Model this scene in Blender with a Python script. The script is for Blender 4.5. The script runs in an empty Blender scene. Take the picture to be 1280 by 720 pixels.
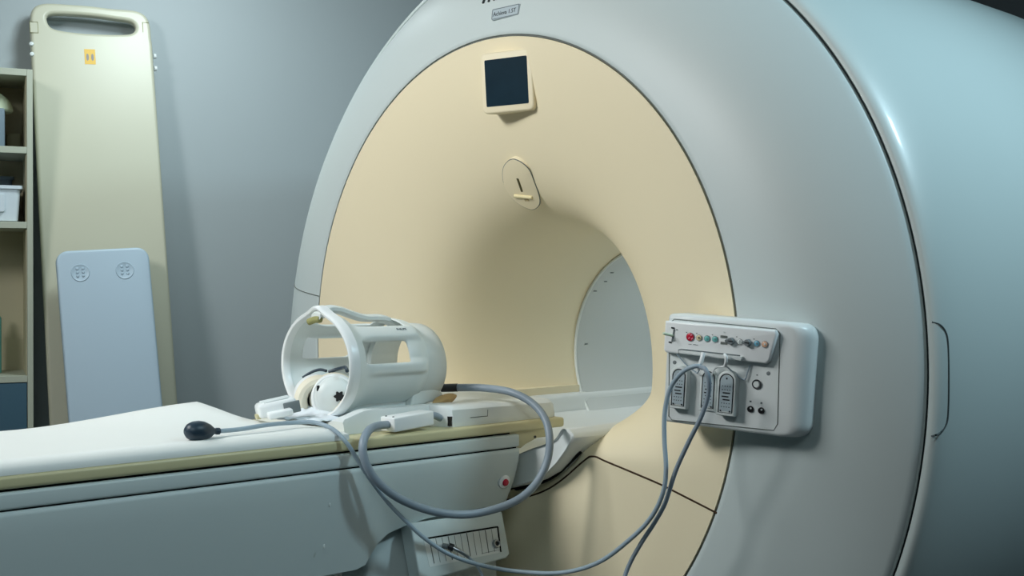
import bpy, bmesh, math, random
from mathutils import Vector, Matrix, noise
from math import sin, cos, pi, radians, hypot, exp
random.seed(7)
V = Vector
FLOOR = -1.08            # world origin = isocentre of the magnet bore, metres, bore axis along +Y

# ------------------------------------------------------------------ camera data
TH, PH, FPX = .8477, -.007, 1490.0
CAM = V((2.174, -1.838, .206))
cF = V((-sin(TH) * cos(PH), cos(TH) * cos(PH), sin(PH)))
cR = V((cos(TH), sin(TH), 0)); cU = cR.cross(cF)

def ray(px, py): return cF + cR * ((px - 640) / FPX) + cU * ((360 - py) / FPX)
def on_plane(px, py, O, n):                 # point of the photo carried out to a real plane of the room
    d = ray(px, py); return CAM + d * ((O - CAM).dot(n) / d.dot(n))
def at_x(px, py, x): return on_plane(px, py, V((x, 0, 0)), V((1, 0, 0)))
def at_y(px, py, y): return on_plane(px, py, V((0, y, 0)), V((0, 1, 0)))
def at_z(px, py, z): return on_plane(px, py, V((0, 0, z)), V((0, 0, 1)))

# ------------------------------------------------------------------ materials
def lin(c): c /= 255.0; return c / 12.92 if c <= .04045 else ((c + .055) / 1.055) ** 2.4
def mat(name, rgb, rough=.4, metal=0, spec=.5, bump=.0, bscale=300, coat=0, emit=0, var=0, vscale=6):
    m = bpy.data.materials.new(name); m.use_nodes = True
    nt = m.node_tree; b = nt.nodes['Principled BSDF']
    col = (lin(rgb[0]), lin(rgb[1]), lin(rgb[2]), 1)
    b.inputs['Base Color'].default_value = col
    b.inputs['Roughness'].default_value = rough; b.inputs['Metallic'].default_value = metal
    b.inputs['Specular IOR Level'].default_value = spec
    if coat: b.inputs['Coat Weight'].default_value = coat; b.inputs['Coat Roughness'].default_value = .08
    if emit: b.inputs['Emission Color'].default_value = col; b.inputs['Emission Strength'].default_value = emit
    tc = nt.nodes.new('ShaderNodeTexCoord')
    if var:
        n = nt.nodes.new('ShaderNodeTexNoise'); n.inputs['Scale'].default_value = vscale; n.inputs['Detail'].default_value = 5
        mx = nt.nodes.new('ShaderNodeMix'); mx.data_type = 'RGBA'; mx.inputs['A'].default_value = col
        mx.inputs['B'].default_value = tuple(c * (1 - var) for c in col[:3]) + (1,)
        nt.links.new(tc.outputs['Object'], n.inputs['Vector']); nt.links.new(n.outputs['Fac'], mx.inputs['Factor'])
        nt.links.new(mx.outputs['Result'], b.inputs['Base Color'])
    if bump:
        n = nt.nodes.new('ShaderNodeTexNoise'); n.inputs['Scale'].default_value = bscale; n.inputs['Detail'].default_value = 3
        bp = nt.nodes.new('ShaderNodeBump'); bp.inputs['Strength'].default_value = bump; bp.inputs['Distance'].default_value = .001
        nt.links.new(tc.outputs['Object'], n.inputs['Vector']); nt.links.new(n.outputs['Fac'], bp.inputs['Height'])
        nt.links.new(bp.outputs['Normal'], b.inputs['Normal'])
    return m
M = dict(
    shell=mat('white_lacquer', (202, 213, 212), .46, bump=.02, var=.02),
    lacquer=mat('white_lacquer_gloss', (208, 220, 218), .40, bump=.02, var=.02, coat=.15),
    cream=mat('cream_lacquer', (243, 230, 197), .5, bump=.02, var=.02),
    bore=mat('bore_liner', (205, 210, 208), .4, var=.06, vscale=3),
    bodygap=mat('slate_gap', (44, 54, 56), .7, spec=.1),
    gap=mat('dark_gap', (18, 20, 20), .8, spec=.1),
    seam=mat('brown_seam', (70, 54, 40), .8, spec=.1),
    greygap=mat('grey_gap', (110, 116, 112), .7, spec=.2),
    white=mat('white_plastic', (228, 233, 232), .35, bump=.03),
    bright=mat('bright_plastic', (240, 243, 243), .3),
    greyp=mat('light_grey_plastic', (220, 226, 224), .4, bump=.03),
    midgrey=mat('mid_grey_plastic', (120, 128, 130), .45),
    dark=mat('dark_plastic', (38, 42, 46), .45),
    black=mat('black_plastic', (14, 15, 18), .4),
    cable=mat('grey_cable_rubber', (140, 154, 166), .42, bump=.03),
    bluecable=mat('pale_cable_rubber', (156, 174, 186), .42),
    navy=mat('navy_rubber', (36, 54, 68), .42, bump=.05, bscale=500),
    vinyl=mat('white_vinyl', (238, 240, 236), .5, bump=.08, bscale=700, var=.02),
    board=mat('ivory_board', (204, 202, 180), .38, var=.03, vscale=3),
    tabletop=mat('ivory_laminate', (208, 200, 158), .42, var=.05),
    pale_blue=mat('pale_blue_plastic', (184, 204, 218), .4, bump=.02),
    red=mat('red_button', (200, 10, 50), .3), pink=mat('pink', (240, 150, 170), .4),
    teal=mat('teal_jack', (110, 190, 186), .35), yellow=mat('pale_yellow_jack', (230, 215, 170), .35),
    orange=mat('orange_jack', (225, 180, 150), .35), blue=mat('blue_jack', (110, 175, 200), .35),
    metal=mat('brushed_steel', (170, 176, 180), .3, metal=1),
    screen=mat('screen_glass', (36, 60, 74), .18, spec=.5, var=.7, vscale=9),  # blotchy tone painted in for streaky reflections on the glass
    label=mat('label_foil', (176, 190, 196), .4), ink=mat('ink', (30, 40, 44), .6), greyink=mat('grey_ink', (96, 106, 108), .6),
    yellowlabel=mat('yellow_sticker', (232, 186, 70), .5), greyfig=mat('grey_print', (150, 145, 140), .6),
    foam=mat('ivory_foam', (240, 234, 214), .75, bump=.15, bscale=200),
    olive=mat('olive_foam', (150, 148, 96), .8, bump=.2), sponge=mat('tan_sponge', (206, 172, 120), .9, bump=.5, bscale=120),
    cloth=mat('white_tissue', (226, 234, 240), .8, bump=.2, bscale=150),
    wall=mat('wall_paint', (176, 185, 187), .55, bump=.1, bscale=60, var=.04, vscale=2),
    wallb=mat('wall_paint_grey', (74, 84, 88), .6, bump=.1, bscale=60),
    ceil=mat('ceiling_paint', (150, 154, 152), .7, bump=.1), floor=mat('floor_vinyl', (84, 90, 92), .35, var=.12, vscale=8),
    shelf=mat('melamine_shelf', (186, 190, 172), .5, var=.04), shelfin=mat('cream_shelf_lining', (206, 198, 168), .6, var=.05),
    bluedoor=mat('slate_blue_door', (58, 92, 110), .5), bin=mat('white_bin_plastic', (216, 226, 232), .35),
    mint=mat('mint_plastic', (214, 226, 196), .45), slate=mat('slate_plastic', (120, 138, 150), .5),
    lamp=mat('lamp_diffuser', (235, 248, 250), .5, emit=3.0), steel_trim=mat('lamp_trim', (200, 205, 205), .4),
)

# ------------------------------------------------------------------ object helpers
def root_of(o):
    while o.parent: o = o.parent
    return o
def thing(name, label, cat, loc, group=None):
    o = bpy.data.objects.new(name, None); bpy.context.scene.collection.objects.link(o)
    o.location = loc; o.empty_display_size = .05; o['label'] = label; o['category'] = cat
    if group: o['group'] = group
    return o
def tag(o, label, cat, group=None):
    o['label'] = label; o['category'] = cat
    if group: o['group'] = group
    return o
def struct(o): o['kind'] = 'structure'; return o
def obj(name, geo, m, parent=None, smooth=True, base=None, angle=40):
    """geo = (verts, faces) in world metres -> one mesh object whose origin is its thing's origin"""
    vs, fs = geo
    off = V(root_of(parent).location) if parent else V(base if base is not None else (0, 0, 0))
    me = bpy.data.meshes.new(name)
    me.from_pydata([tuple(V(v) - off) for v in vs], [], [tuple(f) for f in fs]); me.update()
    bm = bmesh.new(); bm.from_mesh(me); bmesh.ops.remove_doubles(bm, verts=bm.verts, dist=1e-6)
    bmesh.ops.recalc_face_normals(bm, faces=bm.faces); 
    if smooth:
        for f in bm.faces: f.smooth = True
        for e in bm.edges:
            if len(e.link_faces) == 2 and e.calc_face_angle(0) > radians(angle): e.smooth = False
    bm.to_mesh(me); bm.free()
    me.materials.append(m if not isinstance(m, str) else M[m])
    o = bpy.data.objects.new(name, me); bpy.context.scene.collection.objects.link(o)
    if parent: o.parent = parent
    else: o.location = off
    return o
def join(*gs):
    vs, fs = [], []
    for a, b in gs:
        k = len(vs); vs += list(a); fs += [tuple(i + k for i in f) for f in b]
    return vs, fs
def grid(P, closed_u=False, closed_v=False):
    nu, nv = len(P), len(P[0]); vs = [p for r in P for p in r]; fs = []
    for i in range(nu if closed_u else nu - 1):
        for j in range(nv if closed_v else nv - 1):
            a, b = i, (i + 1) % nu; c, d = j, (j + 1) % nv
            fs.append((a * nv + c, b * nv + c, b * nv + d, a * nv + d))
    return vs, fs
def lerp(a, b, t): return a + (b - a) * t
def sm(a, b, x):
    t = max(0, min(1, (x - a) / (b - a))); return t * t * (3 - 2 * t)
def spline(pts, n=8, closed=False):
    P = [V(p) for p in pts]; out = []; N = len(P)
    for i in range(N if closed else N - 1):
        if closed: a, b, c, d = P[i - 1], P[i], P[(i + 1) % N], P[(i + 2) % N]
        else: a, b, c, d = P[max(i - 1, 0)], P[i], P[i + 1], P[min(i + 2, N - 1)]
        for k in range(n):
            t = k / n
            out.append(.5 * ((2 * b) + (c - a) * t + (2 * a - 5 * b + 4 * c - d) * t * t + (3 * b - a - 3 * c + d) * t ** 3))
    if not closed: out.append(P[-1])
    return out
def tube(pts, r, seg=12, closed=False, cap=True):
    P = [V(p) for p in pts]; N = len(P); rings = []; up = None
    rr = r if callable(r) else (lambda t: r)
    for i in range(N):
        t = (P[(i + 1) % N] - P[i - 1]) if closed else (P[min(i + 1, N - 1)] - P[max(i - 1, 0)])
        t.normalize()
        if up is None: up = t.orthogonal().normalized()
        up = (up - t * up.dot(t)).normalized(); s = t.cross(up)
        R = rr(i / max(1, N - 1))
        rings.append([P[i] + up * (cos(a) * R) + s * (sin(a) * R) for a in [2 * pi * k / seg for k in range(seg)]])
    vs, fs = grid(rings, closed, True)
    if cap and not closed:
        fs.append(tuple(range(seg))); fs.append(tuple((N - 1) * seg + k for k in range(seg)))
    return vs, fs
def box(c, size, ax=None, bev=0, seg=3):
    bm = bmesh.new(); bmesh.ops.create_cube(bm, size=1)
    for v in bm.verts: v.co = V((v.co.x * size[0], v.co.y * size[1], v.co.z * size[2]))
    if bev: bmesh.ops.bevel(bm, geom=list(bm.edges), offset=bev, segments=seg, profile=.5, affect='EDGES', clamp_overlap=True)
    A = ax or (V((1, 0, 0)), V((0, 1, 0)), V((0, 0, 1))); c = V(c)
    bm.verts.ensure_lookup_table(); bm.verts.index_update()
    r = ([c + A[0] * v.co.x + A[1] * v.co.y + A[2] * v.co.z for v in bm.verts], [tuple(v.index for v in f.verts) for f in bm.faces])
    bm.free(); return r
def span(a, b, bev=0, seg=3):
    return box([(a[i] + b[i]) / 2 for i in range(3)], [abs(b[i] - a[i]) for i in range(3)], None, bev, seg)
def prism(poly, O, u, v, n, d0, d1, bev=0, seg=3, top_only=False):
    """2-D outline poly (a,b) in frame O,u,v extruded along n from d0 to d1"""
    bm = bmesh.new()
    f0 = bm.faces.new([bm.verts.new((a, b, d0)) for a, b in poly]); f1v = [bm.verts.new((a, b, d1)) for a, b in poly]
    f1 = bm.faces.new(f1v); v0 = list(f0.verts)
    for i in range(len(poly)): bm.faces.new((v0[i], v0[(i + 1) % len(poly)], f1v[(i + 1) % len(poly)], f1v[i]))
    bmesh.ops.recalc_face_normals(bm, faces=bm.faces)
    if bev:
        es = [e for e in f1.edges] + ([] if top_only else [e for e in f0.edges])
        bmesh.ops.bevel(bm, geom=es, offset=bev, segments=seg, profile=.5, affect='EDGES', clamp_overlap=True)
    bm.verts.index_update(); O = V(O)
    r = ([O + u * w.co.x + v * w.co.y + n * w.co.z for w in bm.verts], [tuple(w.index for w in f.verts) for f in bm.faces])
    bm.free(); return r
def rrect(a0, b0, a1, b1, r, n=6):
    out = []
    for cx, cy, s in ((a1 - r, b1 - r, 0), (a0 + r, b1 - r, 90), (a0 + r, b0 + r, 180), (a1 - r, b0 + r, 270)):
        for k in range(n + 1):
            t = radians(s + 90 * k / n); out.append((cx + r * cos(t), cy + r * sin(t)))
    return out
def lathe(prof, O, ax, seg=32, u=None):
    ax = V(ax).normalized(); u = V(u) if u is not None else ax.orthogonal().normalized(); w = ax.cross(u)
    rings = [[V(O) + ax * h + (u * cos(t) + w * sin(t)) * max(r, 1e-5) for t in [2 * pi * k / seg for k in range(seg)]] for r, h in prof]
    return grid(rings, False, True)
def text(name, s, size, O, u, v, m, parent, depth=.0006, align='LEFT', bold=False):
    cu = bpy.data.curves.new(name, 'FONT'); cu.body = s; cu.size = size; cu.extrude = depth; cu.align_x = align
    if bold: cu.offset = size * .02
    t = bpy.data.objects.new(name + '_tmp', cu); bpy.context.scene.collection.objects.link(t)
    bpy.context.view_layer.update()
    me = bpy.data.meshes.new_from_object(t); n = u.cross(v)
    geo = ([V(O) + u * w.co.x + v * w.co.y + n * w.co.z for w in me.vertices], [tuple(p.vertices) for p in me.polygons])
    bpy.data.objects.remove(t); return obj(name, geo, m, parent, smooth=False)
X, Y, Z = V((1, 0, 0)), V((0, 1, 0)), V((0, 0, 1))

# ------------------------------------------------------------------ room frame (the back wall runs at an angle to the magnet)
wU = V((.299, .954, 0)).normalized(); wN = V((wU.y, -wU.x, 0)); 
P0 = CAM + (cF - cR * .349) * 4.75; P0.z = 0
def W(s, n, z): return P0 + wU * s + wN * n + Z * z
def wbox(s0, s1, n0, n1, z0, z1, bev=0, seg=3):
    return box(W((s0 + s1) / 2, (n0 + n1) / 2, (z0 + z1) / 2), (s1 - s0, n1 - n0, z1 - z0), (wU, wN, Z), bev, seg)
S0, S1, N1, CEIL = -3.4, 4.3, 6.3, 1.75
struct(obj('floor', wbox(S0, S1, 0, N1, FLOOR - .1, FLOOR), 'floor', smooth=False))
struct(obj('ceiling', wbox(S0, S1, 0, N1, CEIL, CEIL + .1), 'ceil', smooth=False))
struct(obj('wall_back', wbox(S0, S1, -.12, 0, FLOOR - .1, CEIL + .1), 'wall', smooth=False))
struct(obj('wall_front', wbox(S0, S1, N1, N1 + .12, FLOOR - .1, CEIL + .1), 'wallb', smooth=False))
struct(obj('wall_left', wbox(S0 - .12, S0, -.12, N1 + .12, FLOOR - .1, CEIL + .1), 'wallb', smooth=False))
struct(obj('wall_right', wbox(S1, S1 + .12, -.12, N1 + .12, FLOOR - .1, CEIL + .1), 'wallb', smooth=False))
struct(obj('baseboard_back', wbox(S0, S1, 0, .015, FLOOR, FLOOR + .1, .004), 'greyp', smooth=False))

# ------------------------------------------------------------------ MRI scanner
sc = thing('mri_scanner', 'large white MRI scanner with cream bell-shaped front around its bore', 'MRI scanner', (0, .8, FLOOR))
RC, RB = .745, .300
prof = [(.745, 0), (.70, .006), (.65, .016), (.60, .030), (.55, .048), (.50, .070), (.46, .092), (.425, .118), (.395, .15),
        (.368, .195), (.348, .25), (.332, .32), (.319, .40), (.308, .50), (.300, .598)]
pf = spline([(a, b, 0) for a, b in prof], 6)
def bulge(x, z):          # the lower cover stands a little proud under the docked table
    return .018 * sm(.46, .28, abs(x)) * sm(-.20, -.34, z)
def cream_y(x, z, y):
    w = sm(-.035, -.185, z) if x > 0 else lerp(sm(-.035, -.185, z), sm(-.105, -.185, z), sm(0, -.1, x))
    return y * (1 - w) - bulge(x, z) 
def cream_pt(r, y, a):
    k = (r - RB) / (RC - RB); x = cos(a) * r * lerp(1, .745 / .745, k); zc = .036 * k; z = zc + sin(a) * r * lerp(1, .742 / .745, k)
    return V((x, cream_y(x, z, y), z))
NA = 288
rings = [[cream_pt(p.x, p.y, 2 * pi * j / NA) for j in range(NA)] for p in pf]
# rolled edge into the gap, and a continuation disc inside the flattened foot
edge = [[V((cos(t) * .7445 * f, yy, .036 + sin(t) * .7415 * f)) for t in [2 * pi * j / NA for j in range(NA)]] for f, yy in ((1.0, .02), (1.0, .006))]
cream = obj('bell_cover', grid(edge + rings, False, True), 'cream', sc, angle=60)

yS = lambda z: .108 + .045 * z
def shell_pt(t, a, lift=0):
    A, B, Zc = lerp(.751, 1.073, t), lerp(.748, 1.046, t), lerp(.036, .01, t)
    x, z = A * cos(a), Zc + B * sin(a); return V((x, yS(z) * (.25 * t + .75 * t ** 2.4) - .002 + lift, z))
rings = [[V((.751 * cos(a), .025, .036 + .748 * sin(a))) for a in [2 * pi * j / NA for j in range(NA)]]]
rings += [[V((.7505 * cos(a), .001, .036 + .7475 * sin(a))) for a in [2 * pi * j / NA for j in range(NA)]]]
rings += [[shell_pt(t, 2 * pi * j / NA) for j in range(NA)] for t in [.012] + [i / 28 for i in range(1, 29)]]
def ell(A, B, Zc, dy): return [V((A * cos(a), yS(Zc + B * sin(a)) + dy, Zc + B * sin(a))) for a in [2 * pi * j / NA for j in range(NA)]]
rings += [ell(1.0745, 1.0475, .01, .003), ell(1.073, 1.046, .01, .03)]
obj('front_shell', grid(rings, False, True), 'shell', sc, angle=50)
# body behind the seam
body = [ell(1.076, 1.049, .01, .035), ell(1.079, 1.052, .01, .006), ell(1.0815, 1.0545, .01, .003), ell(1.087, 1.060, .01, .004)]
for k in range(1, 15):
    q = k / 14; body.append(ell(1.087 + .045 * sin(q * pi / 2), 1.060 + .045 * sin(q * pi / 2), .01, .004 + .30 * (1 - cos(q * pi / 2)) + .0 * q))
def circ(r, y, zc=.01): return [V((r * cos(a), y, zc + r * .976 * sin(a))) for a in [2 * pi * j / NA for j in range(NA)]]
body += [circ(1.132, .7), circ(1.13, 1.2), circ(1.125, 1.55), circ(1.10, 1.66), circ(1.04, 1.70), circ(.34, 1.70), circ(.305, 1.66), circ(.2995, 1.60)]
bodyo = obj('body_cover', grid(body, False, True), 'lacquer', sc, angle=50)
obj('bell_gap', tube([V((.748 * cos(a), .006, .036 + .745 * sin(a))) for a in [2 * pi * j / 160 for j in range(160)]], .0026, 8, True), 'greygap', sc)
obj('shell_gap', tube([V((1.0765 * cos(a), yS(.01 + 1.049 * sin(a)) + .010, .01 + 1.049 * sin(a))) for a in [2 * pi * j / 200 for j in range(200)]], .0026, 8, True), 'bodygap', sc)
# bore tube
rings = [[V((r * cos(a), y, r * sin(a))) for a in [2 * pi * j / 128 for j in range(128)]] for r, y in
         ((.300, .590), (.2935, .592), (.2915, .604), (.2915, .9), (.2915, 1.3), (.2985, 1.62))]
tubeo = obj('bore_tube', grid(rings, False, True), 'bore', sc, angle=50)
obj('bore_ring', tube([V((.2965 * cos(a), .588, .2965 * sin(a))) for a in [2 * pi * j / 128 for j in range(128)]], .0045, 8, True), 'greyp', sc)
# small printed ticks and screws on the liner
ticks = []
for px, py in ((744, 364), (757, 352), (765, 341), (733, 430)):
    d = ray(px, py); t0 = .0
    # meet the cylinder wall r=.2915
    a = d.x ** 2 + d.z ** 2; b = 2 * (CAM.x * d.x + CAM.z * d.z); c = CAM.x ** 2 + CAM.z ** 2 - .290 ** 2
    t = (-b + math.sqrt(max(0, b * b - 4 * a * c))) / (2 * a); p = CAM + d * t
    nrm = V((-p.x, 0, -p.z)).normalized(); tg = Y.cross(nrm)
    obj('liner_mark', box(p, (.012, .002, .0015), (Y, tg, nrm)), 'greyink', tubeo, smooth=False)

# patient bridge inside the bore
bedp = [(-.292, -.150), (-.290, -.119), (-.274, -.117), (-.262, -.124), (-.250, -.160), (-.235, -.170), (-.12, -.186), (0, -.192), (.12, -.186), (.235, -.170), (.250, -.160),
        (.262, -.124), (.274, -.117), (.290, -.119), (.292, -.150), (.2, -.23), (0, -.285), (-.2, -.23)]
frontp = [(-.345, -.145), (-.338, -.118), (-.322, -.116), (-.300, -.140), (-.262, -.156), (-.232, -.166), (-.12, -.204), (0, -.212), (.12, -.204), (.232, -.166), (.262, -.156),
          (.300, -.140), (.322, -.116), (.338, -.118), (.345, -.145), (.235, -.238), (0, -.288), (-.235, -.238)]
def bridge_ring(t, y, sc_=1.0, lowr=0):
    out = []
    for (a, b), (c, d) in zip(bedp, frontp): out.append((lerp(c, a, t), y, lerp(d, b, t)))
    return out
def bridge_smooth(ring):
    n = len(ring); return [V(p) for p in spline(ring, 4, True)]
rings = [bridge_smooth(bridge_ring(0, y)) for y in (-.052, -.055, -.052)]
# slight rounding of the front lip
rings[0] = [V((p.x * .97, -.050, lerp(p.z, -.2, .05))) for p in rings[0]]
rings[1] = [V((p.x * .985, -.056, lerp(p.z, -.2, .02))) for p in rings[1]]
rings += [bridge_smooth(bridge_ring(sm(0, .35, y), y)) for y in (0, .05, .1, .15, .2, .25, .3, .36, .5, 1.0, 1.6)]
g = grid(rings, False, True); n0 = len(rings[0])
g[1].append(tuple(range(n0)))
obj('patient_bridge', g, 'white', sc, angle=45)
# black gap under the bridge lip + cream seams (draped over the real surface)
from mathutils.bvhtree import BVHTree
def bvh(o):
    mw = Matrix.Translation(root_of(o).location)
    me = o.data; return BVHTree.FromPolygons([mw @ v.co for v in me.vertices], [tuple(p.vertices) for p in me.polygons])
cream_b, body_b = bvh(cream), bvh(bodyo)
def drape(tree, x, z, lift=0):
    h = tree.ray_cast(V((x, -2, z)), Y); return (h[0] - Y * lift) if h[0] else V((x, 0, z))
lipc = [(a, b + .005) for a, b in [(-.33, -.165), (-.30, -.198), (-.235, -.243), (-.13, -.279), (0, -.292), (.13, -.279), (.235, -.243), (.30, -.198), (.325, -.174)]]
obj('bridge_gap', tube([drape(cream_b, p.x, p.z, .012) for p in spline([(a, 0, b) for a, b in lipc], 8)], .0045, 8), 'gap', sc)
sm2 = [(-.69, -.249), (-.538, -.210), (-.40, -.184), (-.355, -.177), (-.325, -.192), (-.227, -.262), (-.12, -.300), (0, -.312), (.119, -.300), (.227, -.262), (.325, -.192), (.355, -.177),
       (.40, -.184), (.538, -.210), (.60, -.225), (.697, -.250)]
obj('lower_cover_seam', tube([drape(cream_b, p.x, p.z, 0) for p in spline([(a, 0, b) for a, b in sm2], 8)], .0020, 8), M['seam'], sc)
# split line of the white shell, both sides
for s in (-1,):
    a0 = radians(9.5); a = a0 if s > 0 else pi - a0
    obj('shell_seam', tube([shell_pt(t, a + s * .012 * t, 0) for t in [i / 20 for i in range(21)]], .0016, 6), 'greygap', sc)
# cream ledge along the left inside of the bell
obj('bell_ledge', join(prism([(-.275, -.118), (-.275, -.097), (-.45, -.090), (-.45, -.118)], (0, 0, 0), X, Z, Y, .03, .585, .004)), 'cream', sc)
# display with bezel
# display normal follows the bell
dn = V((.26, -.96, -.09)).normalized(); du = Z.cross(dn).normalized(); du = du if du.x > 0 else -du; dv = dn.cross(du); dv = dv if dv.z > 0 else -dv
dc = on_plane(633, 102, V((0, -.006, .67)), V((0, 1, 0)))
bez = obj('display_bezel', prism(rrect(-.073, -.071, .073, .071, .015), dc, du, dv, dn, -.06, .0, .005, 3, True), 'cream', sc)
obj('display_screen', prism(rrect(-.059, -.0545, .059, .0545, .003), dc, du, dv, dn, -.008, .0007, 0), 'screen', bez, smooth=False)
# oval badge plate with a lever slot
bc = on_plane(653, 230, V((0, .098, .44)), V((0, 1, 0)))
bn = V((-.0, -.86, .30)).normalized()
h = cream_b.ray_cast(CAM, (bc - CAM).normalized()); bc = h[0]; bn = h[1] if h[1].dot(CAM - bc) > 0 else -h[1]
bn.normalize(); bu = Z.cross(bn).normalized(); bu = bu if bu.x > 0 else -bu; bv = bn.cross(bu); bv = bv if bv.z > 0 else -bv
def onb(px, py):
    p = on_plane(px, py, bc, bn) - bc; return (p.dot(bu), p.dot(bv))
oval = spline([onb(*q) + (0,) for q in ((643, 198.5), (632, 205), (629, 218), (633, 236), (646, 252), (664, 261), (673.5, 257), (675, 247), (669, 228), (660, 209))], 8, True)
oval = [(p.x, p.y) for p in oval]
plate = obj('badge_plate', prism(oval, bc, bu, bv, bn, -.03, .0035, .0015, 2, True), 'cream', sc)
obj('badge_rim', tube([bc + bu * a + bv * b + bn * .0015 for a, b in oval], .0014, 6, True), 'greygap', plate)
q = onb(648, 222), onb(653.5, 238)
obj('badge_slot', tube([bc + bu * a + bv * b + bn * .0028 for a, b in q], .0035, 10), mat('olive_slot', (92, 84, 50), .7), plate)
q = onb(645, 243.5), onb(667, 245.5)
obj('badge_lever', tube([bc + bu * a + bv * b + bn * .005 for a, b in q], .0042, 10), mat('ivory_lever', (240, 226, 180), .4), plate)
q = onb(657, 249), onb(662, 249)
obj('badge_print', prism([(q[0][0], q[0][1] - .003), (q[1][0], q[1][1] - .003), (q[1][0], q[1][1] + .002), (q[0][0], q[0][1] + .002)], bc, bu, bv, bn, .003, .0045), mat('tan_print', (190, 172, 130), .6), plate, smooth=False)
# name plate + lettering on the white shell
lp = V((.03, .010, .853)); sh_b = bvh([o for o in sc.children if o.name.startswith('front_shell')][0])
h = sh_b.ray_cast(CAM, (on_plane(633, 15.5, V((0, .01, 0)), Y) - CAM).normalized()); lc = h[0]; ln = h[1] if h[1].dot(CAM - lc) > 0 else -h[1]
ln = V((ln.x + .06, ln.y, ln.z * .6)).normalized(); lc = lc + ln * .0025; lu = Z.cross(ln).normalized(); lu = lu if lu.x > 0 else -lu; lv = ln.cross(lu); lv = lv if lv.z > 0 else -lv
lb = obj('name_plate', prism(rrect(-.045, -.0135, .045, .0135, .003), lc, lu, lv, ln, -.008, .0015), 'label', sc, smooth=False)
rim = rrect(-.043, -.0118, .043, .0118, .002)
obj('plate_border', tube([lc + lu * a + lv * b + ln * .0016 for a, b in rim], .0008, 6, True), 'greyink', lb)
text('plate_lettering', 'Achieva 1.5T', .0142, lc - lu * .0395 - lv * .0050 + ln * .0015, lu, lv, M['ink'], lb)
h = sh_b.ray_cast(CAM, ray(603.0, 4.6).normalized()); hp = h[0]; gn = sh_b.ray_cast(CAM, ray(622, -6).normalized())[1]; gn = gn if gn.dot(CAM - hp) > 0 else -gn
gu = Z.cross(gn).normalized(); gu = gu if gu.x > 0 else -gu; gv = gn.cross(gu); gv = gv if gv.z > 0 else -gv; gu = gv.cross(gn) if gv.cross(gn).x > 0 else gn.cross(gv)
lg = text('logo_lettering', 'PHILIPS', .040, hp + gn * .001, gu, gv, M['ink'], sc, .0025, bold=True)

# recessed service flap on the right body side
fl = []
for px, py in ((1153.5, 403), (1165, 402.5), (1175, 406), (1182, 415), (1185, 430), (1186, 475), (1185, 518), (1182, 532), (1175, 541), (1165, 545), (1152, 546)):
    h = body_b.ray_cast(CAM, ray(px, py).normalized())
    if h[0]: fl.append(h[0])
flap = obj('service_flap_gap', tube(spline(fl, 6), .0017, 8), mat('flap_gap', (70, 82, 84), .6), sc)
obj('floor_base', span((-.75, .3, FLOOR), (.75, 1.5, -.93), .02), 'greyp', sc)

# ------------------------------------------------------------------ connection panel on the right of the front
yaw, roll = .30, .060
pO = V((.642, -.10, -.068))
pu = V((cos(yaw) * cos(roll), sin(yaw) * cos(roll), -sin(roll))); pn = V((sin(yaw), -cos(yaw), 0)); pv = pn.cross(pu); pv = pv if pv.z > 0 else -pv
pn = pu.cross(pv)
def PL(px, py, d=0):
    p = on_plane(px, py, pO + pn * d, pn) - pO; return (p.dot(pu), p.dot(pv))
def PW(px, py, d=0): return on_plane(px, py, pO + pn * d, pn)
pan = thing('connection_panel', 'white connection panel with a row of coloured jacks mounted right of the scanner bore', 'connector panel', tuple(pO + pu * .15 - pn * .05))
# housing outline: flat face, big rounded right end
def panel_section(b, inset):   # from left edge round to right, end corners rounded off
    Rr = .030; e = min(b, .210 - b) ; c = Rr - math.sqrt(max(0, Rr * Rr - max(0, Rr - e) ** 2))
    a0 = inset; E = .283 - c * .8 - inset * .4; rr = .036; w = E - rr; pts = [(a0, -.075), (a0, -.006 - inset), (a0 + .004, -inset)]
    pts += [(w * k / 4, -inset) for k in (1, 2, 3, 4)]
    for k in range(1, 13):
        t = k / 12 * pi / 2; pts.append((w + rr * sin(t), -rr + (rr - inset) * cos(t)))
    pts += [(E, -.085)]
    return [pO + pu * a + pv * b + pn * d for a, d in pts]
rings = []
Hh = .210
for b, ins in ((0.0, .010), (.001, .005), (.003, .002), (.006, .0005), (.010, 0), (.016, 0), (.022, 0), (.030, 0), (Hh * .5, 0), (Hh - .030, 0), (Hh - .022, 0), (Hh - .016, 0), (Hh - .010, 0), (Hh - .006, .0005), (Hh - .003, .002), (Hh - .001, .005), (Hh, .010)):
    rings.append(panel_section(b, ins))
g = grid(rings); nc = len(rings[0])
g[1].append(tuple(range(nc))); g[1].append(tuple((len(rings) - 1) * nc + k for k in range(nc)))
back = [i * nc for i in range(len(rings))] + [i * nc + nc - 1 for i in reversed(range(len(rings)))]
g[1].append(tuple(back))
hous = obj('housing', g, 'white', pan, angle=50)
stand = obj('mounting_bracket', box(pO + pu * .16 + pv * .105 - pn * .10, (.16, .12, .07), (pu, pv, pn), .006), 'greyp', pan)
# inset outline
inl = [PL(*q) for q in ((836, 520), (837, 404), (843, 399), (970, 411), (975, 417), (972, 530), (967, 538), (840, 525))]
ins = spline([(a, b, 0) for a, b in inl], 1, True)
obj('face_groove', tube([pO + pu * p.x + pv * p.y + pn * .0002 for p in ins], .0009, 6, True), 'greygap', hous)
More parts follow.
